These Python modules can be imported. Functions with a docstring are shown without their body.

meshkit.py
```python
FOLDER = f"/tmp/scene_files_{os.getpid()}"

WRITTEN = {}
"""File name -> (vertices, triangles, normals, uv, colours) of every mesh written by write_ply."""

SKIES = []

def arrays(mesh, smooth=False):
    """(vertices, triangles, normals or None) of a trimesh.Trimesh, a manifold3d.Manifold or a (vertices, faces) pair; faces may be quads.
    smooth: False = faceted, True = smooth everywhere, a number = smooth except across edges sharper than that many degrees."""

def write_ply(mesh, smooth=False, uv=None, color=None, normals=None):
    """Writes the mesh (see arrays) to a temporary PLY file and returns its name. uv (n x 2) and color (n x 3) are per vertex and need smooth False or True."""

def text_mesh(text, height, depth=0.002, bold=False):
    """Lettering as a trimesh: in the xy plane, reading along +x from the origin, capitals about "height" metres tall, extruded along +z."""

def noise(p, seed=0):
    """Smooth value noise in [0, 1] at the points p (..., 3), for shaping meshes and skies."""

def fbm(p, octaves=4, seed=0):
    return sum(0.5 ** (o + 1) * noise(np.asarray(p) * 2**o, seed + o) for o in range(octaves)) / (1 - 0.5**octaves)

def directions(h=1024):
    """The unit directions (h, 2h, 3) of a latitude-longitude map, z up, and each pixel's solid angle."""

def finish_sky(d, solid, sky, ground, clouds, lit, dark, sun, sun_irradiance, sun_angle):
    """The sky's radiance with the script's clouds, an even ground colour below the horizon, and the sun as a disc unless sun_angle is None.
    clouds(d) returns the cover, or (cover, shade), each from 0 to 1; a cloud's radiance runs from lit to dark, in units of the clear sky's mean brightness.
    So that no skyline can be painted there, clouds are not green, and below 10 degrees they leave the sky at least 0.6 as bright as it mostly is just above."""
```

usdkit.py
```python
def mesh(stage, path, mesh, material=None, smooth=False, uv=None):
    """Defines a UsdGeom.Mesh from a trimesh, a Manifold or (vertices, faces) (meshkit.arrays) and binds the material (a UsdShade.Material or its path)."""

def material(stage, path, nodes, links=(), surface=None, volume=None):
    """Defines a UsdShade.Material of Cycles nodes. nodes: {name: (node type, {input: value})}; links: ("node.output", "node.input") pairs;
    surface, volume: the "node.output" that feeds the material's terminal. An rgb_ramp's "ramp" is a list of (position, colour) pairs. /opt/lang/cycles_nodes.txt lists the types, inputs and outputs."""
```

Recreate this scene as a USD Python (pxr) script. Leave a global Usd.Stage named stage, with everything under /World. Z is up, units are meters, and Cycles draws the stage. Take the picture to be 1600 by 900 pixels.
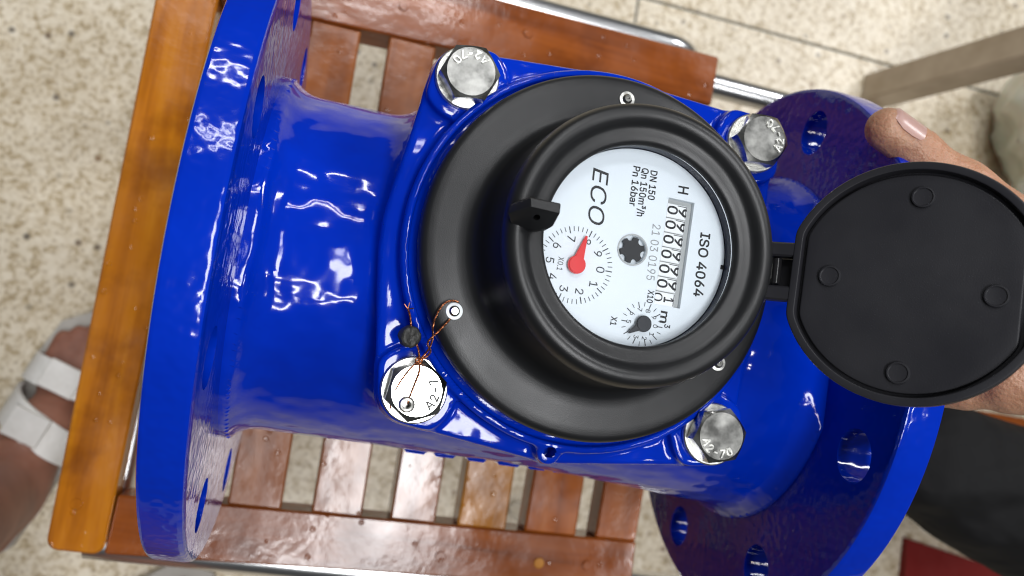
import math, random
import numpy as np
import trimesh
import manifold3d as m3
from shapely.geometry import Polygon, Point, box as sbox
from shapely.ops import unary_union
from pxr import Usd, UsdGeom, UsdLux, UsdShade, Gf, Sdf
import usdkit, meshkit

random.seed(7); rng = np.random.default_rng(7)
stage = Usd.Stage.CreateInMemory()
UsdGeom.SetStageUpAxis(stage, 'Z'); UsdGeom.SetStageMetersPerUnit(stage, 1.0)
UsdGeom.Xform.Define(stage, '/World'); UsdGeom.Scope.Define(stage, '/World/Looks')

# ------------------------------------------------------------------ camera, light, exposure
CAM = np.array([-.10045, -.04453, .56422])
RIGHT = np.array([.95933884, .15687582, .23464647]); DOWN = np.array([.17659779, -.98210730, -.06541003]); FWD = np.array([.22018675, .10418843, -.96987760])
FPX = 1299.58
cam = UsdGeom.Camera.Define(stage, '/World/camera')
rows = [list(RIGHT) + [0], list(-DOWN) + [0], list(-FWD) + [0], list(CAM) + [1]]
cam.AddTransformOp().Set(Gf.Matrix4d(*[float(x) for r in rows for x in r]))
cam.CreateFocalLengthAttr(7.0); cam.CreateHorizontalApertureAttr(7.0 * 1600 / FPX)
cam.CreateFStopAttr(2.5); cam.CreateFocusDistanceAttr(.31); cam.CreateClippingRangeAttr(Gf.Vec2f(.02, 100))
cam.CreateExposureAttr(0.0)

# the room's dim even light, no sky
room = usdkit.material(stage, '/World/Looks/room_light', {'b': ('background_shader', {'color': (.93, .97, 1.0), 'strength': .05})}, surface='b.background')
dome = UsdLux.DomeLight.Define(stage, '/World/room_light')
UsdShade.MaterialBindingAPI.Apply(dome.GetPrim()).Bind(room)


def lamp(name, at, length, width, power, yaw=0.0, color=(.98, .985, 1.0)):
    """A ceiling tube lamp facing down."""
    r = UsdLux.RectLight.Define(stage, '/World/' + name)
    r.AddTranslateOp().Set(Gf.Vec3d(*at)); r.AddRotateZOp().Set(yaw)
    r.CreateWidthAttr(length); r.CreateHeightAttr(width); r.CreateIntensityAttr(power); r.CreateNormalizeAttr(False)
    r.CreateColorAttr(Gf.Vec3f(*color))


lamp('ceiling_tube', (-.30, 1.20, 2.25), 1.0, .05, 50)
lamp('ceiling_tube_001', (-.30, 1.42, 2.25), 1.0, .05, 50)
lamp('ceiling_tube_002', (-.02, -.80, 2.25), .45, .05, 56)
lamp('ceiling_tube_003', (.02, -1.08, 2.25), .45, .05, 56)
lamp('ceiling_tube_004', (1.36, -.58, 2.25), .3, .06, 56)
lamp('ceiling_tube_005', (1.36, -.80, 2.25), .3, .06, 56)
lamp('ceiling_tube_006', (-.60, 3.10, 2.25), 1.2, .16, 56)
lamp('ceiling_panel', (.22, -.28, 2.25), .36, .92, 23)
lamp('ceiling_panel_002', (.22, .34, 2.25), .24, .18, 16)
lamp('ceiling_panel_001', (2.1, 1.7, 2.25), 1.2, .4, 38)

# ------------------------------------------------------------------ helpers
USED = {}


def numbered(path):
    n = USED.get(path, 0); USED[path] = n + 1
    return path if n == 0 else f'{path}_{n:03d}'


LOC = {}


def thing(name, label=None, cat=None, loc=(0, 0, 0), group=None, kind=None):
    path = numbered('/World/' + name)
    x = UsdGeom.Xform.Define(stage, path); x.AddTranslateOp().Set(Gf.Vec3d(*map(float, loc)))
    LOC[path] = np.array(loc, float)
    pr = x.GetPrim()
    for k, v in (('label', label), ('category', cat), ('group', group), ('kind', kind)):
        if v: pr.SetCustomDataByKey(k, v)
    return path


def tri(mesh):
    if hasattr(mesh, 'to_mesh'):
        m = mesh.to_mesh(); return trimesh.Trimesh(m.vert_properties[:, :3], m.tri_verts, process=False)
    if isinstance(mesh, tuple):
        v, f, _ = meshkit.arrays(mesh); return trimesh.Trimesh(v, f, process=False)
    return mesh


def obj(name, mesh, mat, parent, smooth=35, label=None):
    """One mesh of the scene, a part of parent; the mesh is given in world coordinates."""
    path = numbered(parent + '/' + name)
    off = LOC['/'.join(path.split('/')[:3])]
    m = tri(mesh).copy(); m.apply_translation(-off)
    g = usdkit.mesh(stage, path, m, mat, smooth=smooth)
    if label: g.GetPrim().SetCustomDataByKey('label', label)
    return path


cat_ = trimesh.util.concatenate


def cbox(lo, hi, b=.001):
    """A chamfered box between two corners."""
    lo, hi = np.array(lo, float), np.array(hi, float); pts = []
    for sx in (0, 1):
        for sy in (0, 1):
            for sz in (0, 1):
                c = np.where([sx, sy, sz], hi, lo); s = np.where([sx, sy, sz], -1, 1) * b
                for k in range(3):
                    q = c + s; q[k] = c[k]; pts.append(q)
    return trimesh.convex.convex_hull(np.array(pts))


def obox(center, axes, half, b=.001):
    m = cbox(-np.array(half), half, b); T = np.eye(4); T[:3, :3] = np.array(axes).T; T[:3, 3] = center
    m.apply_transform(T); return m


def cyl(a, b, r, n=32, bev=0.0, r2=None):
    a, b = np.array(a, float), np.array(b, float); L = np.linalg.norm(b - a); r2 = r if r2 is None else r2
    prof = [(0, 0), (r - bev, 0), (r, bev), (r2, L - bev), (r2 - bev, L), (0, L)] if bev else [(0, 0), (r, 0), (r2, L), (0, L)]
    m = trimesh.creation.revolve(prof, sections=n)
    m.apply_transform(trimesh.geometry.align_vectors([0, 0, 1], (b - a) / L)); m.apply_translation(a); return m


def revolve(prof, center=(0, 0, 0), n=96):
    m = trimesh.creation.revolve(prof, sections=n); m.apply_translation(center); return m


def tube(path, r, n=10, closed=False):
    P = np.array(path, float); T = np.gradient(P, axis=0); T /= np.linalg.norm(T, axis=1)[:, None]
    u = np.cross(T[0], [0, 0, 1.0]); u = u if np.linalg.norm(u) > 1e-3 else np.cross(T[0], [0, 1.0, 0]); u /= np.linalg.norm(u)
    V, F = [], []
    R = np.broadcast_to(np.asarray(r, float), (len(P),))
    for i, (q, t) in enumerate(zip(P, T)):
        u = u - t * (u @ t); u /= np.linalg.norm(u); w = np.cross(t, u); a = np.arange(n) * 2 * np.pi / n
        V.append(q + R[i] * (np.cos(a)[:, None] * u + np.sin(a)[:, None] * w))
    k = len(P); V = np.vstack(V + [P[:1], P[-1:]])
    for i in range(k - 1):
        for j in range(n):
            a, b, c, d = i * n + j, i * n + (j + 1) % n, (i + 1) * n + (j + 1) % n, (i + 1) * n + j
            F += [(a, b, c), (a, c, d)]
    for j in range(n):
        F += [(k * n, (j + 1) % n, j), (k * n + 1, (k - 1) * n + j, (k - 1) * n + (j + 1) % n)]
    return trimesh.Trimesh(V, F, process=False)


def loft(loops, cap=True):
    """Joins loops of equally many points (k, n, 3); caps both ends with fans."""
    L = np.array(loops); k, n = L.shape[:2]; V = L.reshape(-1, 3); F = []
    for i in range(k - 1):
        for j in range(n):
            a, b, c, d = i * n + j, i * n + (j + 1) % n, (i + 1) * n + (j + 1) % n, (i + 1) * n + j
            F += [(a, b, c), (a, c, d)]
    if cap:
        V = np.vstack([V, L[0].mean(0)[None], L[-1].mean(0)[None]])
        for j in range(n):
            F += [(k * n, (j + 1) % n, j), (k * n + 1, (k - 1) * n + j, (k - 1) * n + (j + 1) % n)]
    m = trimesh.Trimesh(V, F, process=False)
    if m.volume < 0: m.invert()
    return m


def surface(fn, lo, hi, h):
    """Surface nets of the signed distance fn (vectorised over (n,3)), vertices pulled onto the zero level."""
    lo, hi = np.array(lo, float), np.array(hi, float); N = np.ceil((hi - lo) / h).astype(int) + 1
    ax = [lo[k] + h * np.arange(N[k]) for k in range(3)]
    G = np.stack(np.meshgrid(*ax, indexing='ij'), -1)
    Fv = fn(G.reshape(-1, 3)).reshape(N); S = Fv < 0
    acc = np.zeros(tuple(N - 1) + (3,)); cnt = np.zeros(tuple(N - 1))
    quads = []
    c = S[:-1, :-1, :-1].astype(np.int8)
    tot = sum(S[i:N[0] - 1 + i, j:N[1] - 1 + j, k:N[2] - 1 + k].astype(np.int8) for i in (0, 1) for j in (0, 1) for k in (0, 1))
    active = (tot > 0) & (tot < 8)
    idx = -np.ones(active.shape, int); idx[active] = np.arange(active.sum())
    V = lo + h * (np.argwhere(active) + .5)
    for a in range(3):
        b, d = (a + 1) % 3, (a + 2) % 3
        s0 = [slice(None)] * 3; s1 = [slice(None)] * 3; s0[a] = slice(0, -1); s1[a] = slice(1, None)
        ch = S[tuple(s0)] != S[tuple(s1)]
        e = np.argwhere(ch); e = e[(e[:, b] > 0) & (e[:, d] > 0) & (e[:, b] < N[b] - 1) & (e[:, d] < N[d] - 1)]
        ins = S[tuple(e.T)]
        q = []
        for db, dd in ((-1, -1), (0, -1), (0, 0), (-1, 0)):
            t = e.copy(); t[:, b] += db; t[:, d] += dd; q.append(idx[tuple(t.T)])
        q = np.stack(q, 1); q[~ins] = q[~ins][:, ::-1]; quads.append(q)
    Q = np.vstack(quads); Q = Q[(Q >= 0).all(1)]
    eps = h * .2
    for _ in range(6):
        f0 = fn(V); g = np.stack([(fn(V + eps * np.eye(3)[k]) - fn(V - eps * np.eye(3)[k])) / (2 * eps) for k in range(3)], 1)
        g2 = np.maximum((g ** 2).sum(1), .05); V = V - np.clip((f0 / g2)[:, None] * g, -h * .4, h * .4) * .8
    m = trimesh.Trimesh(V, np.vstack([Q[:, [0, 1, 2]], Q[:, [0, 2, 3]]]), process=False)
    if m.volume < 0: m.invert()
    return m


def smin(a, b, k):
    hh = np.clip(.5 + .5 * (b - a) / k, 0, 1); return b * (1 - hh) + a * hh - k * hh * (1 - hh)


def smax(a, b, k): return -smin(-a, -b, k)


def capsule(P, a, b, ra, rb=None):
    a, b = np.array(a, float), np.array(b, float); rb = ra if rb is None else rb
    d = b - a; t = np.clip(((P - a) @ d) / (d @ d), 0, 1); return np.linalg.norm(P - a - t[:, None] * d, axis=1) - (ra + (rb - ra) * t)


def hull_sdf(poly):
    v = np.array(poly.convex_hull.exterior.coords)[:-1]; e = np.roll(v, -1, 0) - v; n = np.stack([e[:, 1], -e[:, 0]], 1); n /= np.linalg.norm(n, axis=1)[:, None]
    if ((v.mean(0) - v[0]) @ n[0]) > 0: n = -n
    off = (n * v).sum(1)
    return lambda xy: (xy @ n.T - off).max(1)


# ------------------------------------------------------------------ materials
M = {}
POS = {'g': ('geometry', {})}


def mat(name, nodes, links, surface='p.BSDF'):
    M[name] = usdkit.material(stage, '/World/Looks/' + name, nodes, links, surface=surface); return M[name]


def noise_bump(name, color, rough, scale, dist, scale2=None, dist2=0, spec=.5, metallic=0.0, coat=0.0, coatr=.05, detail=2.0, var=None, extra=None, rvar=None, ior=1.5):
    nodes = {'g': ('geometry', {}), 'n': ('noise_texture', {'scale': scale, 'detail': detail, 'roughness': .55}), 'b': ('bump', {'strength': 1.0, 'distance': dist}),
             'p': ('principled_bsdf', {'base_color': color, 'roughness': rough, 'metallic': metallic, 'specular_ior_level': spec, 'coat_weight': coat, 'coat_roughness': coatr, 'ior': ior, **(extra or {})})}
    links = [('g.position', 'n.vector'), ('n.fac', 'b.height')]
    last = 'b.normal'
    if scale2:
        nodes['n2'] = ('noise_texture', {'scale': scale2, 'detail': 2.0}); nodes['b2'] = ('bump', {'strength': 1.0, 'distance': dist2})
        links += [('g.position', 'n2.vector'), ('n2.fac', 'b2.height'), ('b.normal', 'b2.normal')]; last = 'b2.normal'
    links.append((last, 'p.normal'))
    if coat: links.append((last, 'p.coat_normal'))
    if var:
        nodes['nc'] = ('noise_texture', {'scale': var[0], 'detail': 4.0, 'roughness': .6}); nodes['rc'] = ('rgb_ramp', {'ramp': var[1]})
        links += [('g.position', 'nc.vector'), ('nc.fac', 'rc.fac'), ('rc.color', 'p.base_color')]
    if rvar:
        nodes['nr'] = ('noise_texture', {'scale': rvar[0], 'detail': 3.0}); nodes['mr'] = ('map_range', {'from_min': .3, 'from_max': .7, 'to_min': rvar[1], 'to_max': rvar[2], 'clamp': True})
        links += [('g.position', 'nr.vector'), ('nr.fac', 'mr.value'), ('mr.result', 'p.roughness')]
    return mat(name, nodes, links)


BLUE = (.0001, .033, .58)
BV = (22, [(.3, (.0001, .022, .39)), (.6, (.0001, .027, .46)), (.8, (.0002, .031, .50))])
noise_bump('blue_paint', BLUE, .08, 95, .0011, 40, .0008, spec=.45, detail=.3, var=BV)
noise_bump('blue_paint_rough', BLUE, .10, 280, .00022, 60, .0005, spec=.45, detail=.2, var=BV)
noise_bump('black_plastic', (.010, .0105, .0115), .42, 2600, .00005, 60, .0002, spec=.5, rvar=(40, .34, .44))
noise_bump('black_lid_plastic', (.018, .018, .022), .48, 2600, .00004, 40, .0003, spec=.45, rvar=(34, .36, .56))
noise_bump('black_gloss_plastic', (.012, .012, .013), .2, 900, .00004)
noise_bump('zinc', (.50, .50, .47), .16, 160, .00003, 1400, .000015, metallic=1.0, rvar=(120, .18, .34), var=(150, [(.3, (.36, .36, .34)), (.7, (.60, .60, .57))]))
noise_bump('zinc_dull', (.74, .74, .70), .34, 700, .00009, metallic=1.0, rvar=(300, .25, .45))
noise_bump('chrome', (.80, .81, .82), .26, 25, .0006, metallic=1.0)
noise_bump('steel_post', (.40, .33, .25), .32, 40, .0004, metallic=.25, var=(18, [(.3, (.36, .29, .21)), (.7, (.50, .42, .33))]))
noise_bump('dial_white', (.79, .84, .87), .32, 500, .00001)
noise_bump('roller_white', (.88, .89, .88), .4, 500, .00001)
noise_bump('window_grey', (.42, .43, .42), .5, 500, .00001)
noise_bump('print_black', (.012, .012, .013), .5, 500, .00001)
noise_bump('print_grey', (.30, .31, .31), .5, 500, .00001)
noise_bump('red_hand', (.72, .018, .02), .3, 400, .00002)
noise_bump('dark_hand', (.03, .031, .035), .3, 400, .00002)
noise_bump('dark_rubber', (.02, .018, .016), .6, 300, .0001)
noise_bump('foot_cap', (.09, .07, .05), .5, 300, .0001)
noise_bump('lead_seal', (.05, .05, .048), .5, 900, .0003, metallic=.5)
noise_bump('copper', (.45, .17, .075), .35, 1500, .0001, metallic=1.0)
noise_bump('capsule_dark', (.003, .006, .02), .22, 200, .00005, spec=.25)
noise_bump('trouser_cloth', (.007, .007, .0075), .8, 22, .010, 1800, .0003, spec=.25)
noise_bump('red_cloth', (.20, .012, .010), .7, 60, .002, spec=.3)
noise_bump('white_strap', (.78, .77, .74), .45, 200, .0005, var=(60, [(.2, (.68, .67, .63)), (.8, (.84, .83, .80))]))
noise_bump('sandal_sole', (.42, .40, .36), .6, 150, .0005)
noise_bump('bag_plastic', (.75, .78, .70), .24, 20, .004, 90, .001, extra={'transmission_weight': .15, 'subsurface_weight': .2, 'subsurface_scale': .02}, var=(9, [(.3, (.66, .69, .58)), (.7, (.82, .84, .77))]))
noise_bump('grout', (.20, .19, .16), .8, 200, .0005)
SKIN = {'subsurface_weight': .25, 'subsurface_scale': .004, 'subsurface_radius': (1.0, .35, .2)}
noise_bump('skin', (.46, .24, .145), .46, 900, .0004, 150, .0014, extra=SKIN, var=(45, [(.25, (.37, .18, .105)), (.5, (.46, .24, .145)), (.75, (.52, .27, .18))]))
noise_bump('nail', (.60, .34, .28), .28, 300, .00004, extra=SKIN)
noise_bump('foot_skin', (.22, .11, .075), .55, 400, .0003, extra=SKIN, var=(30, [(.25, (.21, .085, .055)), (.75, (.36, .16, .105))]))


def wood(name, dark, mid, light, axis, gloss=.13, seed=0.0):
    """Varnished wood, grain along axis; small bubbles and scuffs in the varnish."""
    sc = [55.0, 55.0, 55.0]; sc[axis] = 4.5
    nodes = {'g': ('geometry', {}), 'mp': ('mapping', {'scale': tuple(sc), 'location': (seed, seed * .7, 0)}),
             'n': ('noise_texture', {'scale': 1.0, 'detail': 5.0, 'roughness': .6, 'distortion': .6}), 'r': ('rgb_ramp', {'ramp': [(.2, dark), (.48, mid), (.78, light)]}),
             'w': ('noise_texture', {'scale': 13.0, 'detail': 5.0, 'roughness': .6}), 'wr': ('rgb_ramp', {'ramp': [(.0, (.30, .24, .20)), (.36, (.55, .48, .42)), (.50, (1, 1, 1)), (1, (1, 1, 1))]}),
             'mx': ('mix_color', {'blend_type': 'multiply', 'fac': .8}),
             'v': ('voronoi_texture', {'scale': 105.0, 'randomness': 1.0}), 'vr': ('rgb_ramp', {'ramp': [(0, (.55, .55, .55)), (.13, (1, 1, 1)), (.2, (0, 0, 0)), (1, (0, 0, 0))]}),
             'vc': ('math', {'math_type': 'greater_than', 'value2': .62}), 'sc': ('separate_color', {}), 'vm': ('math', {'math_type': 'multiply'}),
             'b0': ('bump', {'strength': 1.0, 'distance': .0004}), 'n3': ('noise_texture', {'scale': 60.0, 'detail': 3.0}), 'b1': ('bump', {'strength': 1.0, 'distance': .0004}),
             'nr': ('noise_texture', {'scale': 20.0, 'detail': 3.0}), 'mr': ('map_range', {'from_min': .35, 'from_max': .65, 'to_min': gloss, 'to_max': gloss + .16, 'clamp': True}),
             'p': ('principled_bsdf', {'coat_weight': .2, 'coat_roughness': .08, 'specular_ior_level': .5})}
    links = [('g.position', 'mp.vector'), ('mp.vector', 'n.vector'), ('n.fac', 'r.fac'), ('g.position', 'w.vector'), ('w.fac', 'wr.fac'), ('r.color', 'mx.a'), ('wr.color', 'mx.b'), ('mx.result', 'p.base_color'),
             ('g.position', 'v.vector'), ('v.distance', 'vr.fac'), ('v.color', 'sc.color'), ('sc.r', 'vc.value1'), ('vr.color', 'vm.value1'), ('vc.value', 'vm.value2'), ('vm.value', 'b0.height'),
             ('g.position', 'n3.vector'), ('n3.fac', 'b1.height'), ('b0.normal', 'b1.normal'), ('b1.normal', 'p.normal'), ('b1.normal', 'p.coat_normal'),
             ('g.position', 'nr.vector'), ('nr.fac', 'mr.value'), ('mr.result', 'p.roughness')]
    return mat(name, nodes, links)


wood('wood_amber', (.22, .052, .003), (.47, .150, .006), (.66, .255, .010), 1, seed=3.0)
wood('wood_rail', (.115, .027, .006), (.26, .064, .010), (.37, .10, .017), 0, seed=1.0)
wood('wood_slat', (.15, .042, .012), (.29, .085, .020), (.40, .135, .034), 1, seed=5.0)
wood('wood_slat_yellow', (.30, .105, .010), (.47, .18, .015), (.58, .24, .022), 1, seed=9.0)
wood('wood_slat_red', (.19, .043, .006), (.38, .095, .010), (.49, .14, .016), 1, seed=12.0)

mat('terrazzo', {'g': ('geometry', {}),
                 'n1': ('noise_texture', {'scale': 120.0, 'detail': 5.0, 'roughness': .62, 'distortion': .5}), 'r1': ('rgb_ramp', {'ramp': [(.26, (.34, .26, .155)), (.39, (.58, .475, .31)), (.50, (.79, .70, .54)), (.70, (.92, .84, .69))]}),
                 'v': ('voronoi_texture', {'scale': 58.0}), 'rv': ('rgb_ramp', {'ramp': [(0, (1, 1, 1)), (.12, (1, 1, 1)), (.26, (0, 0, 0)), (1, (0, 0, 0))]}), 'sc': ('separate_color', {}),
                 'gt': ('math', {'math_type': 'greater_than', 'value2': .70}), 'mm': ('math', {'math_type': 'multiply'}),
                 'cr': ('rgb_ramp', {'ramp': [(0, (.06, .055, .05)), (.4, (.26, .15, .07)), (.6, (.12, .10, .08)), (1, (.40, .34, .24))]}),
                 'v2': ('voronoi_texture', {'scale': 150.0}), 'rv2': ('rgb_ramp', {'ramp': [(0, (.55, .50, .42)), (.22, (.72, .68, .62)), (.42, (1, 1, 1)), (1, (1, 1, 1))]}), 'm3': ('mix_color', {'blend_type': 'multiply', 'fac': .75}),
                 'mx': ('mix_color', {'blend_type': 'mix'}), 'sf': ('math', {'math_type': 'multiply', 'value2': .85}),
                 'n2': ('noise_texture', {'scale': 7.0, 'detail': 4.0}), 'r2': ('rgb_ramp', {'ramp': [(.3, (.80, .78, .75)), (.7, (1, 1, 1))]}), 'm2': ('mix_color', {'blend_type': 'multiply', 'fac': 1.0}),
                 'b': ('bump', {'strength': 1.0, 'distance': .0004}),
                 'p': ('principled_bsdf', {'roughness': .36, 'specular_ior_level': .4})},
    [('g.position', 'n1.vector'), ('n1.fac', 'r1.fac'), ('g.position', 'v.vector'), ('v.distance', 'rv.fac'), ('v.color', 'sc.color'), ('sc.r', 'gt.value1'), ('rv.color', 'mm.value1'), ('gt.value', 'mm.value2'),
     ('g.position', 'v2.vector'), ('v2.distance', 'rv2.fac'), ('r1.color', 'm3.a'), ('rv2.color', 'm3.b'), ('n1.fac', 'b.height'), ('b.normal', 'p.normal'),
     ('mm.value', 'sf.value1'), ('sf.value', 'mx.fac'), ('m3.result', 'mx.a'), ('sc.g', 'cr.fac'), ('cr.color', 'mx.b'), ('g.position', 'n2.vector'), ('n2.fac', 'r2.fac'), ('mx.result', 'm2.a'), ('r2.color', 'm2.b'), ('m2.result', 'p.base_color')])
mat('clear_glass', {'t': ('transparent_bsdf', {'color': (.98, .99, 1)}), 'g': ('glossy_bsdf', {'color': (1, 1, 1), 'roughness': .03}), 'f': ('fresnel', {'IOR': 1.35}), 'm': ('mix_closure', {})},
    [('f.fac', 'm.fac'), ('t.BSDF', 'm.closure1'), ('g.BSDF', 'm.closure2')], surface='m.closure')

# ------------------------------------------------------------------ the setting: tiled floor
FZ = -.37
floor = thing('floor', kind='structure', loc=(0, 0, FZ))
X0, Y0, TS = .212, .440, .80
obj('grout', cbox((X0 - 4 * TS, Y0 - 4 * TS, FZ - .03), (X0 + 4 * TS, Y0 + 4 * TS, FZ - .0015), .001), M['grout'], floor)
for i in range(-4, 4):
    for j in range(-4, 4):
        dz = rng.uniform(-.0004, .0004); g = .0016
        obj('tile', cbox((X0 + i * TS + g, Y0 + j * TS + g, FZ - .02), (X0 + (i + 1) * TS - g, Y0 + (j + 1) * TS - g, FZ + dz), .001), M['terrazzo'], floor)

# ------------------------------------------------------------------ wooden stool under the meter
stool = thing('wooden_stool', 'slatted varnished wooden stool with chrome frame carrying the blue meter', 'stool', (0, 0, FZ))
ST = .022                                     # slat thickness


def plank(poly, z1, th, b=.0014):
    p = poly; c = [np.array(p.buffer(-d, join_style=1, quad_segs=6).exterior.coords)[:-1] for d in (0,)][0]
    n = len(c); ctr = c.mean(0)
    def lp(d, z):
        q = p.buffer(-d, join_style=1).exterior; out = []
        for s in c:
            t = s if d == 0 else np.array(q.interpolate(q.project(Point(s))).coords[0]); out.append((*t, z))
        return out
    return loft([lp(b, z1 - th), lp(0, z1 - th + b), lp(0, z1 - b), lp(b, z1)])


def rounded(poly, r): return poly.buffer(-r).buffer(r, quad_segs=8)


obj('front_plank', plank(rounded(Polygon([(-.2328, -.1915), (-.2000, -.1918), (-.1988, .2190), (-.2372, .2190)]), .007), .0005, .022), M['wood_amber'], stool)
obj('side_rail', plank(rounded(Polygon([(-.1996, -.1912), (.1470, -.1795), (.1465, -.1462), (-.1984, -.1548)]), .002), 0, .030), M['wood_rail'], stool)
obj('side_rail', plank(rounded(Polygon([(-.1985, .1700), (.1578, .1800), (.1587, .2185), (-.1985, .2185)]), .002), 0, .030), M['wood_rail'], stool)
SL = [(-.1770, -.1415, 'wood_slat'), (-.1335, -.1001, 'wood_slat'), (-.0806, -.0481, 'wood_slat'), (-.0292, .0011, 'wood_slat'), (.0164, .0501, 'wood_slat_yellow'), (.0638, .1011, 'wood_slat_red'), (.1155, .1462, 'wood_slat_red')]
for k, (a, b, w) in enumerate(SL):
    ea = (-.005, -.005, -.005, -.002, .001, .005, .009)[k]; yb = -.1545 + .0082 * (a + .18) / .32; yt = .1704 + .0094 * (a + .18) / .32
    obj('slat', plank(rounded(Polygon([(a, yb), (b, yb + .0003), (b + ea + (.002 if k == 6 else 0), yt), (a + ea, yt)]), .0015), -.0012 + rng.uniform(-.0006, .0004), ST), M[w], stool)
for px_, py_, w_ in ((-.2205, -.163, 'wood_amber'), (.0080, -.171, 'wood_rail'), (.0770, -.168, 'wood_slat_yellow'), (.1120, -.166, 'wood_rail'), (-.0800, .196, 'wood_rail'), (.0100, .199, 'wood_rail')):
    obj('plug', revolve([(0, -.003), (.0036, -.003), (.0036, .0006), (.0032, .0010), (0, .0010)], (px_, py_, .0001), 24), M[w_], stool)
for yy in (.232, -.193):
    zz = -.034
    arc = [(-.217, yy, zz)] + [(x, yy, zz) for x in np.linspace(-.15, .128, 8)] + [(.128 + .03 * math.sin(t), yy, zz - .03 + .03 * math.cos(t)) for t in np.linspace(.15, 1.5, 8)] + [(.158, yy, FZ + .004)]
    obj('frame_tube', tube(arc, .0105, 20), M['chrome'], stool)
    obj('frame_tube', tube([(.05, yy - .001, -.084), (.2, yy - .001, -.084), (.28, yy - .001, -.085), (.325, yy - .001, -.090), (.345, yy - .001, -.110), (.35, yy - .001, FZ + .004)], .0105, 20), M['chrome'], stool)
for xx in (-.204, .09):
    obj('cross_tube', tube([(xx, -.185, -.036), (xx, 0, -.036), (xx, .224, -.036)], .0095, 16), M['chrome'], stool)
for yy in (.232, -.193):
    obj('front_leg', cyl((-.204, yy, -.036), (-.204, yy, FZ + .002), .0105, 20), M['chrome'], stool)

# ------------------------------------------------------------------ the water meter
R0, ZC, TF = .1425, .1425, .0172
YC = -.007
CX, CY = .0030, .0070
XF = {-1: .1320, 1: .1298}                    # inner faces of the flanges
meter = thing('water_meter', 'blue cast-iron flanged water meter with open black register lid, lying on wooden stool', 'water meter', (0, 0, 0))
bolts = [(CX - .0626, CY + .0616), (CX + .0640, CY + .0630), (CX + .0621, CY - .0620), (CX - .0627, CY - .0625)]
outline = unary_union([Point(x, y).buffer(.0140, 24) for x, y in bolts] + [Point(CX - .003, CY - .0015).buffer(.0820, 48)]).convex_hull
in2 = hull_sdf(outline.buffer(-.004)); out2 = hull_sdf(outline)


def body_sdf(P):
    rho = np.hypot(P[:, 1] - YC, (P[:, 2] - ZC)); ax = np.abs(P[:, 0]); rf = .015; xf = np.where(P[:, 0] < 0, XF[-1], XF[1])
    d = np.clip(ax - (xf - rf), 0, rf * .80); r = .0813 + (rf - np.sqrt(np.maximum(rf * rf - d * d, 0)))
    r = r + .0068 * np.clip(P[:, 0] / .115, 0, 1) ** 1.3
    pipe = rho - np.minimum(r, .102)
    s = in2(P[:, :2])
    boss = np.maximum(s, .12 - P[:, 2])
    f = smin(pipe, boss, .014)
    f = np.maximum(f, P[:, 2] - .2284)
    return np.maximum(f, ax - (xf + .006))


body = obj('body', surface(body_sdf, (-.142, -.116, .03), (.142, .106, .236), .0021), M['blue_paint'], meter, smooth=30)


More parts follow.
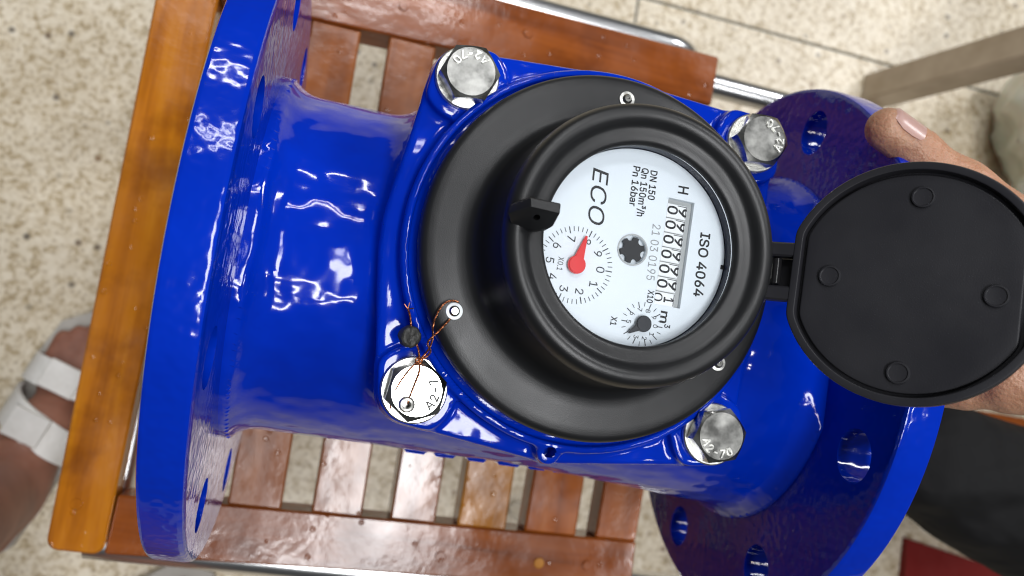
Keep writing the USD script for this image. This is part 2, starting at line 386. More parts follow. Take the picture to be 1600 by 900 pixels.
def cover_sdf(P):
    s = out2(P[:, :2]); z = P[:, 2]; rc = np.hypot(P[:, 0] - CX, P[:, 1] - CY)
    plate = smax(smax(s, z - .2392, .0030), .2288 - z, .002)
    boss = smax(rc - .0778, z - .2490, .003); boss = np.maximum(boss, .234 - z)
    f = smin(plate, boss, .0035)
    for (bx, by) in bolts:
        rb = np.hypot(P[:, 0] - bx, P[:, 1] - by)
        pad = smax(smax(rb - .0172, s + .0004, .002), z - .2445, .002); pad = np.maximum(pad, .234 - z)
        f = smin(f, pad, .0025)
    lx, ly = -.0030, -.0715
    lr = np.hypot(P[:, 0] - lx, P[:, 1] - ly)
    lug = smax(lr - .0050, z - .2465, .002); lug = np.maximum(lug, .234 - z)
    f = smin(f, lug, .003)
    f = np.maximum(f, -np.maximum(lr - .0022, .2385 - z))
    return smax(f, -smax(rc - .0746, .2462 - z, .001), .0016)      # groove round the register


cover = obj('cover', surface(cover_sdf, (-.090, -.086, .225), (.088, .092, .254), .00100), M['blue_paint'], meter, smooth=30)
# cast marks on the side of the body, seen edge on
marks = []
for k, (x, w) in enumerate(((-.047, .012), (-.032, .012), (-.015, .011), (.001, .013), (.017, .011), (.030, .010))):
    marks.append(cbox((x, -.0899, .116 + .003 * (k % 2)), (x + w, -.080, .147), .0016))
for mk in marks: obj('cast_mark', mk, M['blue_paint'], meter)


def flange(sx):
    prof = [(.0, 0), (R0 - .0025, 0), (R0 - .0006, .0009), (R0, .0028), (R0, TF - .0022), (R0 - .0007, TF - .0006), (R0 - .0022, TF), (0, TF)]
    m = trimesh.creation.revolve(prof, sections=160)
    M3 = m3.Manifold(m3.Mesh(np.array(m.vertices, np.float32), np.array(m.faces, np.uint32)))
    for k in range(8):
        a = math.radians(22.5 + 45 * k + 1)
        hole = m3.Manifold.cylinder(.06, .0115, .0115, 40).translate((.120 * math.cos(a), .120 * math.sin(a), -.02)); M3 = M3 - hole
    M3 = M3 - m3.Manifold.cylinder(.06, .075, .075, 96).translate((0, 0, -.02))
    q = tri(M3); V = q.vertices.copy()
    # disc axis z -> world x ; inner face at XF
    W = np.stack([sx * (XF[sx] + V[:, 2]) - .0163 * V[:, 1], YC + V[:, 0], ZC + V[:, 1]], 1)
    if sx < 0: return trimesh.Trimesh(W, q.faces[:, ::-1], process=False)
    return trimesh.Trimesh(W, q.faces, process=False)


for sx, nm in ((-1, 'blue_paint'), (1, 'blue_paint')):
    fl = flange(sx)
    if fl.volume < 0: fl.invert()
    obj('flange', fl, M['blue_paint_rough'], meter, smooth=30)
# bore (dark) inside the casting
for q in (-1, 1): obj('bore', cyl((q * (XF[q] + .0045), YC, ZC), (q * (XF[q] + .0075), YC, ZC), .0735, 64), M['dark_rubber'], meter)


def arc_text(txt, c, z, r, h, start, step, mat_, parent, depth=.0006):
    out = []
    for k, ch in enumerate(txt):
        a = math.radians(start + step * k)
        if ch == 'o': m = trimesh.creation.annulus(h * .32, h * .5, depth)
        else:
            m = meshkit.text_mesh(ch, h, depth, bold=True); m.apply_translation(-m.bounds.mean(0) * [1, 1, 0])
        out.append((m, a))
    res = []
    for m, a in out:
        up = np.array([-math.cos(a), -math.sin(a)]); rt = np.array([-math.sin(a), math.cos(a)])
        V = m.vertices; W = np.stack([c[0] + r * math.cos(a) + V[:, 0] * rt[0] + V[:, 1] * up[0], c[1] + r * math.sin(a) + V[:, 0] * rt[1] + V[:, 1] * up[1], z + V[:, 2]], 1)
        res.append(trimesh.Trimesh(W, m.faces, process=False))
    return obj('stamped_mark', cat_(res), mat_, parent)


WB, WT, HT = .2446, .2471, .2548
for k, ((bx, by), rot, start) in enumerate(zip(bolts, (8, 2, 14, 24), (52, -22, 205, -38))):
    hexa = m3.CrossSection([[(.0119 * math.cos(math.radians(60 * i + rot)), .0119 * math.sin(math.radians(60 * i + rot))) for i in range(6)]]).extrude(HT - WT)
    cone = tri(revolve([(0, -.002), (.0134, -.002), (.0134, HT - WT - .0026), (.0099, HT - WT - .0003), (.0095, HT - WT), (0, HT - WT)], n=64))
    hexa = hexa ^ m3.Manifold(m3.Mesh(np.array(cone.vertices, np.float32), np.array(cone.faces, np.uint32)))
    if k == 3: hexa = hexa - m3.Manifold.cylinder(.03, .0016, .0016, 20).translate((-.0029, -.0054, .002))
    b = obj('bolt', tri(hexa).apply_translation((bx, by, WT)), M['zinc'], meter, smooth=25, label='hex bolt with copper seal wire through its head' if k == 3 else None)
    obj('washer', revolve([(.0075, 0), (.0124, 0), (.0128, .0005), (.0128, WT - WB - .0006), (.0123, WT - WB - .0001), (.0075, WT - WB - .0001)], (bx, by, WB), 64), M['zinc_dull'], b)
    arc_text('A2-70' if k < 3 else 'A2-7o', (bx, by), HT - .0002, .0070, .0032, start, 25, M['zinc_dull'] if k < 3 else M['lead_seal'], b, .0008 if k < 3 else .00035)
    if k == 3:
        obj('eyelet', revolve([(.0014, 0), (.0028, 0), (.0030, .0006), (.0024, .0013), (.0016, .0011), (.0014, 0)], (bx - .0029, by - .0054, HT - .0001), 28), M['zinc_dull'], b)

# register housing
prof = [(.0725, .2562), (.0748, .2580), (.0753, .2600), (.0753, .2648), (.0750, .2664), (.0741, .2677), (.0726, .2685), (.0700, .2690), (.0640, .2696), (.0605, .2703), (.0580, .2718), (.0563, .2740), (.0552, .2775), (.0545, .2820), (.0532, .2900),
        (.0522, .2960), (.0521, .2990), (.0526, .3006), (.0534, .3022), (.0538, .3043), (.0537, .3062), (.0531, .3081), (.0521, .3096), (.0507, .3106), (.0490, .3109), (.0474, .3105), (.0462, .3096), (.0453, .3086), (.0445, .3078), (.0434, .3074), (.0415, .3072), (.0399, .3070), (.0389, .3066), (.0383, .3059), (.0380, .3050),
        (.0380, .3042), (.0396, .3040), (.0396, .2930), (.0396, .2900), (.0, .2900)]
def rs(r): return r * .9205 if r <= .062 else .062 * .9205 + (r - .062) * (.0721 - .062 * .9205) / (.0753 - .062)


prof = [(0, .2489)] + [(rs(r), z - .0073 - .0011 * min(1, max(0, (z - .270) / .030))) for r, z in prof]
hous = obj('register_housing', revolve(prof, (CX, CY, 0), 144), M['black_plastic'], meter, smooth=50)
for ang, rr in ((-150.3, .0633), (91.0, .0626), (-32.7, .0622)):
    a = math.radians(ang); x, y = CX + rr * math.cos(a), CY + rr * math.sin(a)
    s = obj('screw', revolve([(0, .2615), (.0020, .2615), (.0020, .2629), (.0013, .2638), (.0006, .2638), (.0005, .2631), (0, .2631)], (x, y, 0), 28), M['zinc'], meter)
    obj('screw_washer', revolve([(.0014, .2613), (.0030, .2613), (.0033, .2618), (.0031, .2625), (.0018, .2626), (.0014, .2613)], (x, y, 0), 36), M['dial_white' if ang < -100 else 'zinc_dull'], s)
# latch: a small wedge-shaped lug with a sealing hole
LP = np.array([(-.031, .0125, .300), (-.031, .0125, .3102), (-.031, .0094, .3106), (-.0315, .0055, .3062), (-.033, .0042, .3030), (-.0415, .0125, .3102), (-.041, .0096, .3106), (-.0468, .0072, .3040),
               (-.0462, .0100, .3036), (-.045, .0048, .3020), (-.044, .0125, .300), (-.038, .0034, .3026), (-.036, .0036, .2990), (-.044, .0048, .2990)])
soft = np.vstack([LP.mean(0) + (LP - LP.mean(0)) * .93 + d for d in np.vstack([np.eye(3), -np.eye(3)]) * .0004])
lat = trimesh.convex.convex_hull(soft)
Lm = m3.Manifold(m3.Mesh(np.array(lat.vertices, np.float32), np.array(lat.faces, np.uint32)))
Lm = Lm - m3.Manifold.cylinder(.02, .0011, .0011, 20).rotate((25, 0, 0)).translate((-.0378, .0110, .2990))
obj('latch', tri(Lm) if tri(Lm).faces.shape[0] > 20 else lat, M['black_plastic'], hous, smooth=30)
# glass capsule wall and dial
ZD = .2895
SC = 1.0
obj('capsule_wall', revolve([(.0357, .2850), (.03635, .2850), (.03635, .2955), (.0361, .2962), (.0357, .2955), (.0357, .2850)], (CX, CY, 0), 128), M['capsule_dark'], meter)
dialm = revolve([(0, .2856), (.03555, .2856), (.03555, ZD - .0002), (.0354, ZD), (0, ZD)], (CX, CY, 0), 128)
win = m3.Manifold.cube((.0102, .0389, .01)).translate((CX + .0107, CY - .0184, ZD - .0022))
Dm = m3.Manifold(m3.Mesh(np.array(dialm.vertices, np.float32), np.array(dialm.faces, np.uint32)))
Dm = Dm - win - m3.Manifold.cylinder(.01, .0051, .0051, 48).translate((CX - .0001, CY - .0009, ZD - .0016))
dial = obj('dial', tri(Dm), M['dial_white'], meter, smooth=30)


def face(m, tx, ty, z=None, rot=0.0):
    """Dial coordinates in mm (text right, text up) to the world; rot turns clockwise in degrees."""
    z = ZD + .00004 if z is None else z
    a = math.radians(-rot); V = m.vertices; x = SC * (V[:, 0] * math.cos(a) - V[:, 1] * math.sin(a) + tx * .001); y = SC * (V[:, 0] * math.sin(a) + V[:, 1] * math.cos(a) + ty * .001)
    return trimesh.Trimesh(np.stack([CX + y, CY - x, z + V[:, 2]], 1), m.faces, process=False)


def dtext(txt, tx, ty, h, w=None, bold=False, color='print_black', shear=0.0, rot=0.0, z=None, center=False, name='lettering', parent=None):
    m = meshkit.text_mesh(txt, h * .001, .00006, bold)
    m.apply_translation((-m.bounds[0][0], 0, 0))
    if w: m.vertices[:, 0] *= w * .001 / m.extents[0]
    if shear: m.vertices[:, 0] += shear * m.vertices[:, 1]
    if center: m.apply_translation(-m.bounds.mean(0) * [1, 1, 0])
    m = face(m, tx, ty, z, rot)
    return m if parent is False else obj(name, m, M[color], dial, smooth=False)


dtext('ECO', -25.2, -18.9, 5.9, 19.4, shear=.2, rot=-2.5)
dtext('DN 150', -28.8, 2.5, 2.55, 10.7, bold=True, rot=-2)
dtext('Qn 150m³/h', -29.0, -.9, 2.55, 17.6, bold=True, rot=-2)
dtext('Pn 16bar', -29.0, -4.2, 2.55, 14.5, bold=True, rot=-2)
dtext('H', -25.5, 13.9, 3.9, 2.8, bold=True, rot=-2)
dtext('ISO 4064', -10.4, 24.9, 3.7, 23.4, bold=True, rot=-1)
dtext('m', 20.3, 13.9, 3.2, 4.3, bold=True); dtext('3', 24.8, 15.9, 2.1, 1.3, bold=True)
dtext('21 03 0195', -9.8, 6.1, 3.1, 20.2, color='print_grey', rot=-1.5)
dtext('X10', 13.9, 8.0, 2.2, 4.5, bold=True)
dtext('X1', 25.4, -4.3, 2.2, 3.1, bold=True)
dtext('X0.1', 8.3, -26.5, 2.0, 4.7)


def scale_ring(cx_, cy_, r0, r1, n, long_every, wl, ws, dig_r, dig_h, start=0):
    parts = []
    for k in range(n):
        a = 2 * math.pi * k / n; lng = k % long_every == 0; a0 = r0 - (.7 if lng else 0)
        if math.hypot(cx_ + r1 * math.sin(a), cy_ + r1 * math.cos(a)) > 35.2: continue
        w = wl if lng else ws
        m = trimesh.creation.box((w * .001, (r1 - a0) * .001, .00006)); m.apply_translation((0, (r1 + a0) / 2 * .001, .00003))
        parts.append(face(m, cx_, cy_, None, math.degrees(a)))
    obj('tick_marks', cat_(parts), M['print_black'], dial, smooth=False)
    for d in range(10):
        a = 2 * math.pi * d / 10; x, y = cx_ + dig_r * math.sin(a), cy_ + dig_r * math.cos(a)
        if math.hypot(x, y) < 34.4: dtext(str(d), x, y, dig_h, center=True, name='numeral')


scale_ring(10.1, -20.1, 11.9, 13.6, 50, 5, .34, .24, 9.3, 3.0)
scale_ring(26.2, 7.4, 6.3, 7.8, 20, 2, .3, .22, 5.1, 1.75)


def pointer(cx_, cy_, deg, r, tip, col, z0, h):
    a = math.radians(deg)
    p = unary_union([Point(0, 0).buffer(r * .001, 32), Polygon([(-r * .62e-3, r * .3e-3), (r * .62e-3, r * .3e-3), (.35e-3, tip * .001), (-.35e-3, tip * .001)])])
    m = trimesh.creation.extrude_polygon(p.buffer(-.00025), h, engine='earcut'); m2 = trimesh.creation.extrude_polygon(p, h - .00025, engine='earcut')
    ball = trimesh.creation.cylinder(r * .0009, h * .5, sections=36); ball.apply_translation((0, 0, h * 1.1))
    pin = trimesh.creation.cylinder(.0008, .0012, sections=16); pin.apply_translation((0, 0, -.0005))
    obj('pointer', face(cat_([m, m2, ball, pin]), cx_, cy_, ZD + z0, deg), M[col], dial, smooth=25, label='red pointer on its dial scale' if col == 'red_hand' else 'dark pointer on the small dial scale')


pointer(10.1, -20.1, 281, 3.2, 10.7, 'red_hand', .0010, .0011)
pointer(26.2, 7.4, 142, 2.9, 6.4, 'dark_hand', .0009, .0011)
# star wheel in its round recess
a = np.linspace(0, 2 * np.pi, 60, endpoint=False)
star = Point(0, 0).buffer(.0046, 40)
for k in range(6): star = star.difference(Point(.0046 * math.cos(k * math.pi / 3 + .3), .0046 * math.sin(k * math.pi / 3 + .3)).buffer(.0013, 16))
obj('star_wheel', face(trimesh.creation.extrude_polygon(star, .0010, engine='earcut'), 0.9, -0.1, ZD - .0010), M['print_black'], dial, smooth=25)
obj('recess_rim', face(trimesh.creation.annulus(.0052, .0057, .0003), 0.9, -0.1, ZD + .0002), M['window_grey'], dial, smooth=25)
# counter: seven rollers behind the window
obj('window_floor', face(cbox((-.0204, .0108, -.0001), (.0183, .0208, 0), .00002), 0, 0, ZD - .0020), M['window_grey'], dial)
W0, PIT = -18.7, 5.38
for k in range(7):
    x0 = W0 + PIT * k
    rol = obj('roller', face(cbox((0, .0109, 0), ((PIT - .3) * .001, .0187, .0009), .0003), x0, 0, ZD - .0016), M['roller_white'], dial, smooth=30, label='counter roller' if k == 0 else None)
    zt = ZD - .00069
    txt = []
    xc = x0 + (PIT - .7) / 2
    if k < 6:
        txt.append(dtext('0', xc, 13.2, 3.8, 3.1, bold=True, z=zt, center=True, parent=False))
        up = dtext('9', xc + .25, 17.5, 3.8, 3.1, bold=True, z=zt, center=True, parent=False)
        up = up.slice_plane((CX + .0186, CY, 0), (-1, 0, 0)); txt.append(up)
        txt.append(face(cbox((-.0021, -.00012, 0), (.0021, .00012, .00006), .00001), xc, 18.3, zt))
        txt.append(face(cbox((-.00012, -.0017, 0), (.00012, .0017, .00006), .00001), xc - 1.9, 16.6, zt))
    else:
        lo = dtext('0', xc - .3, 12.2, 3.5, 3.0, z=zt, center=True, parent=False); txt.append(lo)
        txt.append(dtext('1', xc + .2, 16.4, 3.6, 1.9, bold=True, z=zt, center=True, parent=False))
        txt.append(face(cbox((-.0021, -.00012, 0), (.0021, .00012, .00006), .00001), xc, 18.3, zt))
    obj('roller_digits', cat_(txt), M['print_black'], dial, smooth=False)
obj('index_notch', face(cbox((-.0008, -.0006, 0), (.0008, .0008, .0001), .00002), 0.7, 34.9), M['print_black'], dial)
obj('glass', revolve([(0, .2942), (.0356, .2942), (.0356, .2950), (0, .2950)], (CX, CY, 0), 96), M['clear_glass'], meter, smooth=30)

# lid, open on its hinge
PH, AL, SL_, RL, RH, ZH = -.00535, .78436, .04820, .0408, .04705, .29627
HP = np.array([CX + RH * math.cos(PH), CY + RH * math.sin(PH), ZH]); LD = np.array([math.cos(PH) * math.cos(AL), math.sin(PH) * math.cos(AL), math.sin(AL)]); LE = np.array([-math.sin(PH), math.cos(PH), 0]); LN = np.cross(LD, LE)


def lid_pt(d, e, n): return HP + np.asarray(d)[..., None] * LD + np.asarray(e)[..., None] * LE + np.asarray(n)[..., None] * LN


TH = np.linspace(0, 2 * np.pi, 240, endpoint=False)


def lid_loop(off, n, near=38.0, far=None):
    r = np.full_like(TH, 40.8 - off)
    c = np.cos(TH); k = c < -1e-6; r[k] = np.minimum(r[k], (near - off) / -c[k])
    if far: k = c > 1e-6; r[k] = np.minimum(r[k], far / c[k])
    # soften the chord corners
    for _ in range(3): r = (np.roll(r, 1) + 2 * r + np.roll(r, -1)) / 4
    return lid_pt((48.2 + r * np.cos(TH)) * .001, r * np.sin(TH) * .001, np.full_like(TH, n * .001))


FAR = 32.2
lid_mesh = loft([lid_loop(9, -10.8), lid_loop(3.2, -10.0), lid_loop(1.1, -9.0), lid_loop(0.2, -7.4), lid_loop(0, -6), lid_loop(0, -.45), lid_loop(.25, -.1), lid_loop(.6, 0), lid_loop(2.3, 0), lid_loop(2.6, -.15), lid_loop(2.8, -.55),
                 lid_loop(2.85, -4.2, far=FAR + 1.6), lid_loop(3.9, -4.2, far=FAR + .4), lid_loop(4.0, -2.7, far=FAR), lid_loop(4.2, -2.3, far=FAR - .2), lid_loop(4.7, -2.1, far=FAR - .7), lid_loop(8, -2.1, far=FAR - 4)])
lid = obj('lid', lid_mesh, M['black_lid_plastic'], meter, smooth=28)


def lid_local(m):
    V = m.vertices; q = trimesh.Trimesh(lid_pt(V[:, 0], V[:, 1], V[:, 2]), m.faces, process=False)
    if q.volume < 0: q.invert()
    return q


for d, e in ((49.4, 28.9), (23.0, .1), (73.3, -2.5), (47.8, -30.3)):
    bm = revolve([(0, -.0026), (.0037, -.0026), (.0037, -.0016), (.0035, -.0012), (.0031, -.00115), (.0028, -.0015), (.0, -.0017)], (d * .001, e * .001, 0), 40)
    obj('pip', lid_local(bm), M['black_lid_plastic'], lid, smooth=35)
for s in (-1, 1):
    c = 7.9 * s + .5
    arm = cbox((-.0026, (c - 2.55) * .001, -.0055), (.0115, (c + 2.55) * .001, -.0003), .0006)
    obj('hinge_arm', lid_local(arm), M['black_lid_plastic'], lid, smooth=30)
for s in (-1, 1):
    c = 4.0 * s + .5
    lug = trimesh.convex.convex_hull(np.vstack([cyl(HP + LE * (c - 1.2) * .001 - LN * .0032, HP + LE * (c + 1.2) * .001 - LN * .0032, .0030, 24).vertices, cbox((HP[0] - .006, HP[1] + (c - 1.2) * .001, .289), (HP[0] - .001, HP[1] + (c + 1.2) * .001, .2955), .0005).vertices]))
    obj('hinge_lug', lug, M['black_plastic'], hous, smooth=30)
pin0 = HP - LN * .0033
obj('hinge_knuckle', lid_local(cbox((-.0060, -.0046, -.0075), (.0016, .0056, -.0042), .0006)), M['black_gloss_plastic'], hous, smooth=30)
obj('hinge_web', lid_local(cbox((.0020, -.0050, -.0070), (.0112, .0060, -.0050), .0006)), M['black_lid_plastic'], lid, smooth=30)
obj('hinge_pin', cyl(pin0 - LE * .0110, pin0 + LE * .0120, .0016, 20, .0004), M['zinc_dull'], lid)
obj('hinge_sleeve', cyl(pin0 + LD * .0042 + LE * -.0040, pin0 + LD * .0042 + LE * .0055, .0017, 20, .0003), M['black_gloss_plastic'], lid)

# ------------------------------------------------------------------ security seal: copper wire, lead disc
sealp = (-.0656, -.0358, .2525)
seal = thing('security_seal', 'twisted copper seal wire with dark lead disc, tied between screw and bolt', 'seal', (sealp[0], sealp[1], .249))
sd = cyl((sealp[0] - .0004, sealp[1], .2498), (sealp[0] + .0008, sealp[1] - .0003, .2538), .0040, 40, .0007)
sd = sd.subdivide().subdivide(); sd.vertices += .0009 * (meshkit.fbm(sd.vertices * 420, 2, 8)[:, None] - .5) * np.array([1.6, 1.6, 1.0])
obj('seal_disc', sd, M['lead_seal'], seal)


def wire(points, r=.00034, tw=.0006, turns=9):
    P = np.array(points, float); s = np.r_[0, np.cumsum(np.linalg.norm(np.diff(P, axis=0), axis=1))]; n = 90
    from scipy.interpolate import make_interp_spline
    q = make_interp_spline(s, P, k=2)(np.linspace(0, s[-1], n))
    T = np.gradient(q, axis=0); T /= np.linalg.norm(T, axis=1)[:, None]; u = np.cross(T, [0, 0, 1.0]); u /= np.linalg.norm(u, axis=1)[:, None]; w = np.cross(T, u); out = []
    for ph in (0, math.pi):
        a = np.linspace(0, turns * 2 * np.pi, n) + ph; out.append(tube(q + tw * .5 * (np.cos(a)[:, None] * u + np.sin(a)[:, None] * w), r, 6))
    return cat_(out)


sx_, sy_ = CX + .0633 * math.cos(math.radians(-150.3)), CY + .0633 * math.sin(math.radians(-150.3))
bx, by = bolts[3]
K = (bx - .0012, by + .0112, .2545)
obj('wire', wire([(sx_ + .0008, sy_ + .0034, .2634), (sx_ - .0026, sy_ + .0032, .2640), (sx_ - .0068, sy_ - .0060, .2620), (K[0] + .0032, K[1] + .0085, .2585), K], r=.00024, tw=.00042, turns=15), M['copper'], seal)
obj('wire', wire([(sx_ - .0012, sy_ - .0032, .2632), (sx_ - .0046, sy_ - .0082, .2630), (sx_ - .0074, sy_ - .0134, .2600), (K[0] + .0034, K[1] + .0042, .2570), K], r=.00024, tw=.00042, turns=13), M['copper'], seal)
obj('wire', wire([K, (bx - .0005, by + .0088, HT + .0008), (bx - .0016, by + .001, HT + .0007), (bx - .0027, by - .0050, HT + .0006)], r=.00018, tw=.00026, turns=14), M['copper'], seal)
obj('wire', wire([K, (bx - .003, by + .0090, HT + .0006), (bx - .0064, by + .003, HT + .0003), (bx - .0086, by - .004, HT - .001), (bx - .0082, by - .0078, .2515)], r=.00018, tw=.00026, turns=14), M['copper'], seal)
obj('wire', wire([K, (K[0] - .0006, K[1] + .0035, .2545), (sealp[0] + .0030, sealp[1] - .0026, .2538)], r=.00024, tw=.00042, turns=4), M['copper'], seal)
E_ = np.array([sealp[0] - .0026, sealp[1] + .0098, .2550])
obj('wire', wire([(sealp[0] - .0002, sealp[1] + .0036, .2525), (sealp[0] - .0010, sealp[1] + .0066, .2540), tuple(E_)], r=.00024, tw=.00042, turns=4), M['copper'], seal)
for k in range(3):
    d = np.array([(-.0012, .0002, .0016)[k], (.0012, .0018, .0004)[k], .0006 * k])
    obj('wire_end', tube([E_, E_ + d * .6, E_ + d * 1.3], .00022, 6), M['copper'], seal)
coil = [(K[0] + .0012 * math.cos(t), K[1] + .0010 * math.sin(t), K[2] + .0004 + .0003 * math.sin(2.3 * t)) for t in np.linspace(0, 14, 70)]
obj('wire_knot', tube(coil, .00036, 6), M['copper'], seal)

# ------------------------------------------------------------------ person at the right: hand on the flange, dark trousers
per = thing('person', 'person in dark trousers holding the right flange with one hand behind the lid', 'person', (.42, -.05, FZ))


def hand_sdf(P):
    P = P + [.0105, .0077, .0035]
    f = capsule(P, (.1345, .0942, .2595), (.1500, .0880, .2600), .0094, .0092)
    f = smin(f, capsule(P, (.1500, .0880, .2600), (.1740, .0745, .2610), .0092, .0112), .004)
    f = smin(f, capsule(P, (.1740, .0745, .2610), (.2080, .0500, .2680), .0125, .020), .008)
    palm = capsule(P, (.205, .040, .272), (.201, -.002, .268), .0190, .0175)
    palm = smin(palm, capsule(P, (.225, .030, .280), (.222, .001, .277), .020, .019), .012)
    f = smin(f, palm, .012)
    f = smin(f, capsule(P, (.235, .012, .280), (.330, .015, .305), .024, .029), .02)
    for y, l, r in ((.040, 1.0, .0085), (.0225, 1.08, .0088), (.005, 1.0, .0084), (-.0125, .82, .0072)):
        k0 = np.array([.189, y, .258]); k1 = np.array([.1725, y * 1.02, .258 - .030 * l]); k2 = np.array([.1670, y * 1.02, .258 - .052 * l]); k3 = np.array([.1662, y, .258 - .068 * l])
        g = capsule(P, k0, k1, r * 1.12, r); g = smin(g, capsule(P, k1, k2, r, r * .93), .002); g = smin(g, capsule(P, k2, k3, r * .93, r * .85), .002)
        f = smin(f, g, .006)
    # creases at the thumb joint
    f = f + .0006 * np.exp(-((P[:, 0] - .1515) / .0012) ** 2) * (P[:, 2] > .262) + .00035 * np.exp(-((P[:, 0] - .1555) / .001) ** 2) * (P[:, 2] > .262)
    return f


obj('hand', surface(hand_sdf, (.108, -.052, .165), (.335, .105, .342), .0021), M['skin'], per, smooth=True)
# thumb nail: a curved plate on the upper outer side of the tip
ta = np.array([.1345 - .1500, .0942 - .0880, -.0005]); ta /= np.linalg.norm(ta)
nn = np.array([.30, .50, .80]); nn -= ta * (nn @ ta); nn /= np.linalg.norm(nn); ns = np.cross(ta, nn)
loops = []
for s, w in ((-.0075, .52), (-.0062, .62), (-.002, .66), (.003, .64), (.0062, .55), (.0078, .40)):
    row = []
    for rr in (.0101, .0094):
        ang = np.linspace(-w, w, 9) if rr > .01 else np.linspace(w, -w, 9)
        for t in ang:
            drop = .0012 if s > .007 else 0
            row.append(np.array([.1385 - .0105, .0926 - .0077, .2597 - .0035]) + ta * s + (rr - .0003 - drop) * (nn * math.cos(t * 1.25) + ns * math.sin(t * 1.25)))
    loops.append(row)
obj('thumb_nail', loft(loops), M['nail'], per, smooth=40)


def trouser_sdf(P):
    f = capsule(P, (.355, -.058, .030), (.80, -.165, .070), .047, .098); f = smin(f, capsule(P, (.44, -.060, -.02), (.52, -.07, FZ + .05), .045, .055), .03)
    w = .010 * (np.abs(meshkit.fbm(P * [9, 26, 20] + P[:, [1, 2, 0]] * 7, 3, 2) - .5)) + .005 * np.sin(P[:, 0] * 60 + 40 * P[:, 1] + 5 * np.sin(P[:, 1] * 40)) * np.clip((.5 - P[:, 0]) * 6, 0, 1) * .5
    return f + w


obj('trousers', surface(trouser_sdf, (.27, -.29, FZ + .005), (.92, .06, .20), .007), M['trouser_cloth'], per, smooth=True)
shoe = trimesh.convex.convex_hull(np.vstack([trimesh.creation.icosphere(2, .042).vertices * [1.1, .9, .8] + [.53, -.07, FZ + .036], trimesh.creation.icosphere(2, .036).vertices * [1.2, 1, .7] + [.44, -.065, FZ + .026]]))
obj('shoe', shoe, M['dark_rubber'], per, smooth=40)

# second stool the person's leg leans over
st2 = thing('wooden_stool', 'brown wooden stool under the dark trouser leg', 'stool', (.62, 0, FZ))
for k, (y0, y1) in enumerate(((-.055, -.010), (-.002, .043), (.051, .096))):
    obj('plank', cbox((.405, y0, -.075), (.90, y1, -.055), .0015), M['wood_rail'], st2)
for x in (.44, .86):
    obj('rail', cbox((x - .015, -.05, -.100), (x + .015, .091, -.0755), .001), M['wood_rail'], st2)
    for y in (-.035, .076):
        obj('leg', cyl((x, y, -.1005), (x, y, FZ + .001), .010, 20), M['chrome'], st2)

# ------------------------------------------------------------------ person at the left: feet in white sandals
per2 = thing('person', 'bare brown feet of a person in white strapped sandals beside the amber plank', 'person', (-.27, -.2, FZ))


def foot_sdf(Q):
    """Local frame: y to the toes, origin under the instep, z = 0 on the sole's top."""
    f = capsule(Q, (0, -.105, .030), (.002, .0, .034), .030, .029)
    f = smin(f, capsule(Q, (-.020, .045, .016), (.022, .055, .018), .014, .017), .03)
    f = smin(f, capsule(Q, (.002, -.062, .055), (.010, -.072, .26), .036, .047), .03)
    f = smin(f, capsule(Q, (.010, -.072, .26), (.006, -.115, .46), .047, .056), .03)
    for i, (x, y, r) in enumerate(((.027, .104, .0125), (.008, .108, .0092), (-.007, .100, .0088), (-.020, .091, .0083), (-.031, .080, .0078))):
        f = smin(f, capsule(Q, (x * .9, .060 - i * .004, .014), (x, y, .010), r * 1.1, r), .006)
    return smax(f, -Q[:, 2], .004)


fm = surface(foot_sdf, (-.075, -.215, -.004), (.065, .125, .44), .0045)
FT = FZ + .0195
for n, (ox, oy, ang) in enumerate(((-.3330, -.163, -19), (-.209, -.410, -12))):
    a_ = math.radians(ang); Rz = np.array([[math.cos(a_), -math.sin(a_), 0], [math.sin(a_), math.cos(a_), 0], [0, 0, 1]])
    def place(m):
        m = tri(m).copy(); m.vertices = m.vertices @ Rz.T + [ox, oy, FT]; return m
    obj('foot', place(fm), M['foot_skin'], per2, smooth=True)
    soleo = Polygon([(-.026, -.120), (-.034, -.02), (-.044, .050), (-.040, .092), (-.010, .124), (.026, .126), (.044, .095), (.044, .045), (.030, -.02), (.024, -.120), (.012, -.138), (-.014, -.138)]).buffer(.010).buffer(-.007)
    sm = trimesh.creation.extrude_polygon(soleo, .0185, engine='earcut'); sm.apply_translation([0, 0, -.0185 + .0002])
    sole = obj('sandal', place(sm), M['sandal_sole'], per2, smooth=30)
    for (yc, wd, w, hgt, sk) in ((.050, .027, .045, .045, .004), (.002, .030, .042, .066, -.010)):
        loops = []
        for t in np.linspace(0, math.pi, 26):
            cs, sn = math.cos(t), math.sin(t); s_ = sk * cs; e_ = abs(sn) ** .75; cc = math.copysign(abs(cs) ** .8, cs)
            loops.append([(w * cc, yc - wd / 2 + s_, hgt * e_), (w * cc, yc + wd / 2 + s_, hgt * e_ * .93), ((w - .004) * cc, yc + wd / 2 + s_, (hgt - .004) * e_ * .93), ((w - .004) * cc, yc - wd / 2 + s_, (hgt - .004) * e_)])
        stp = obj('strap', place(loft(loops)), M['white_strap'], sole, smooth=40)
        b_ = cat_([cbox((-.022, yc - .014, hgt - .006), (.012, yc + .014, hgt + .0012), .001)])
        obj('buckle', place(b_), M['white_strap'], sole)
    del place

# ------------------------------------------------------------------ chair leg, plastic bag, red cloth in the background
def ray(u, v):
    d = RIGHT * (u - 800) / FPX + DOWN * (v - 450) / FPX + FWD; return d


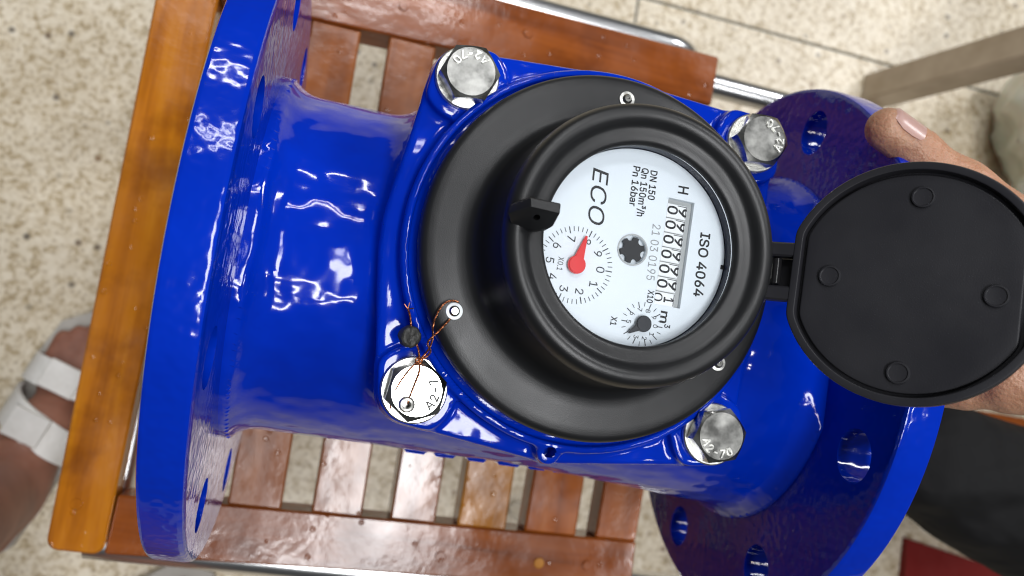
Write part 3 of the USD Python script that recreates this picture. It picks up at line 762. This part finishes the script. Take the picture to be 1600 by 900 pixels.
base = np.array([.553, .399, FZ]); topd = ray(1600, 77); tp = CAM + topd * .90
ax = (tp - base) / np.linalg.norm(tp - base)
leg = thing('chair_leg', 'slanting square brown metal chair leg standing on the floor behind the thumb', 'chair leg', base)
vd = (base + tp) / 2 - CAM; vd /= np.linalg.norm(vd)
w0 = np.cross(ax, vd); w0 /= np.linalg.norm(w0); v0 = np.cross(w0, ax); v0 /= np.linalg.norm(v0)
ph = math.radians(31); e1 = w0 * math.cos(ph) + v0 * math.sin(ph); e2 = -w0 * math.sin(ph) + v0 * math.cos(ph)
obj('leg_tube', obox(base + ax * .397, [e1, e2, ax], [.0185, .0185, .400], .0022), M['steel_post'], leg, smooth=20)


def bag_sdf(P):
    f = np.linalg.norm((P - [.825, .375, FZ + .14]) / [.145, .12, .17], axis=1) * .11 - .11
    n = meshkit.fbm(P * [14, 14, 9], 3, 5); rd = np.abs(meshkit.noise(P * [22, 22, 12], 9) - .5)
    return np.maximum(f + .05 * (n - .5) + .035 * rd, FZ + .002 - P[:, 2])


bag = thing('plastic_bag', 'crumpled pale whitish plastic bag standing on the tiles at the right', 'bag', (.835, .385, FZ))
obj('bag_film', surface(bag_sdf, (.60, .17, FZ - .01), (1.06, .59, FZ + .36), .008), M['bag_plastic'], bag, smooth=True)
gx, gy = np.meshgrid(np.linspace(0, 1, 40), np.linspace(0, 1, 30), indexing='ij')
X = .668 + .30 * gx; Y = -.168 - .22 * gy - .05 * gx; Z = FZ + .006 + .010 * meshkit.fbm(np.stack([gx * 6, gy * 6, gx * 0], -1), 3, 4)
V = np.stack([X, Y, Z], -1).reshape(-1, 3); F = []
for i in range(39):
    for j in range(29):
        a_ = i * 30 + j; F += [(a_, a_ + 30, a_ + 31), (a_, a_ + 31, a_ + 1)]
F = np.array(F); n_ = len(V); top = trimesh.Trimesh(V, F, process=False)
if top.face_normals[:, 2].mean() < 0: F = F[:, ::-1]
V2 = np.vstack([V, V * [1, 1, 0] + [0, 0, FZ + .001]]); rim = [i * 30 for i in range(40)] + [39 * 30 + j for j in range(1, 30)] + [i * 30 + 29 for i in range(38, -1, -1)] + [j for j in range(28, 0, -1)]
S = []
for a_, b_ in zip(rim, rim[1:] + rim[:1]): S += [(a_, b_, b_ + n_), (a_, b_ + n_, a_ + n_)]
rc = trimesh.Trimesh(V2, np.vstack([F, F[:, ::-1] + n_, S]), process=False); rc.fix_normals()
clo = thing('red_cloth', 'red cloth lying on the floor tiles below the dark trousers', 'cloth', (.76, -.2, FZ))
obj('cloth_sheet', rc, M['red_cloth'], clo, smooth=40)
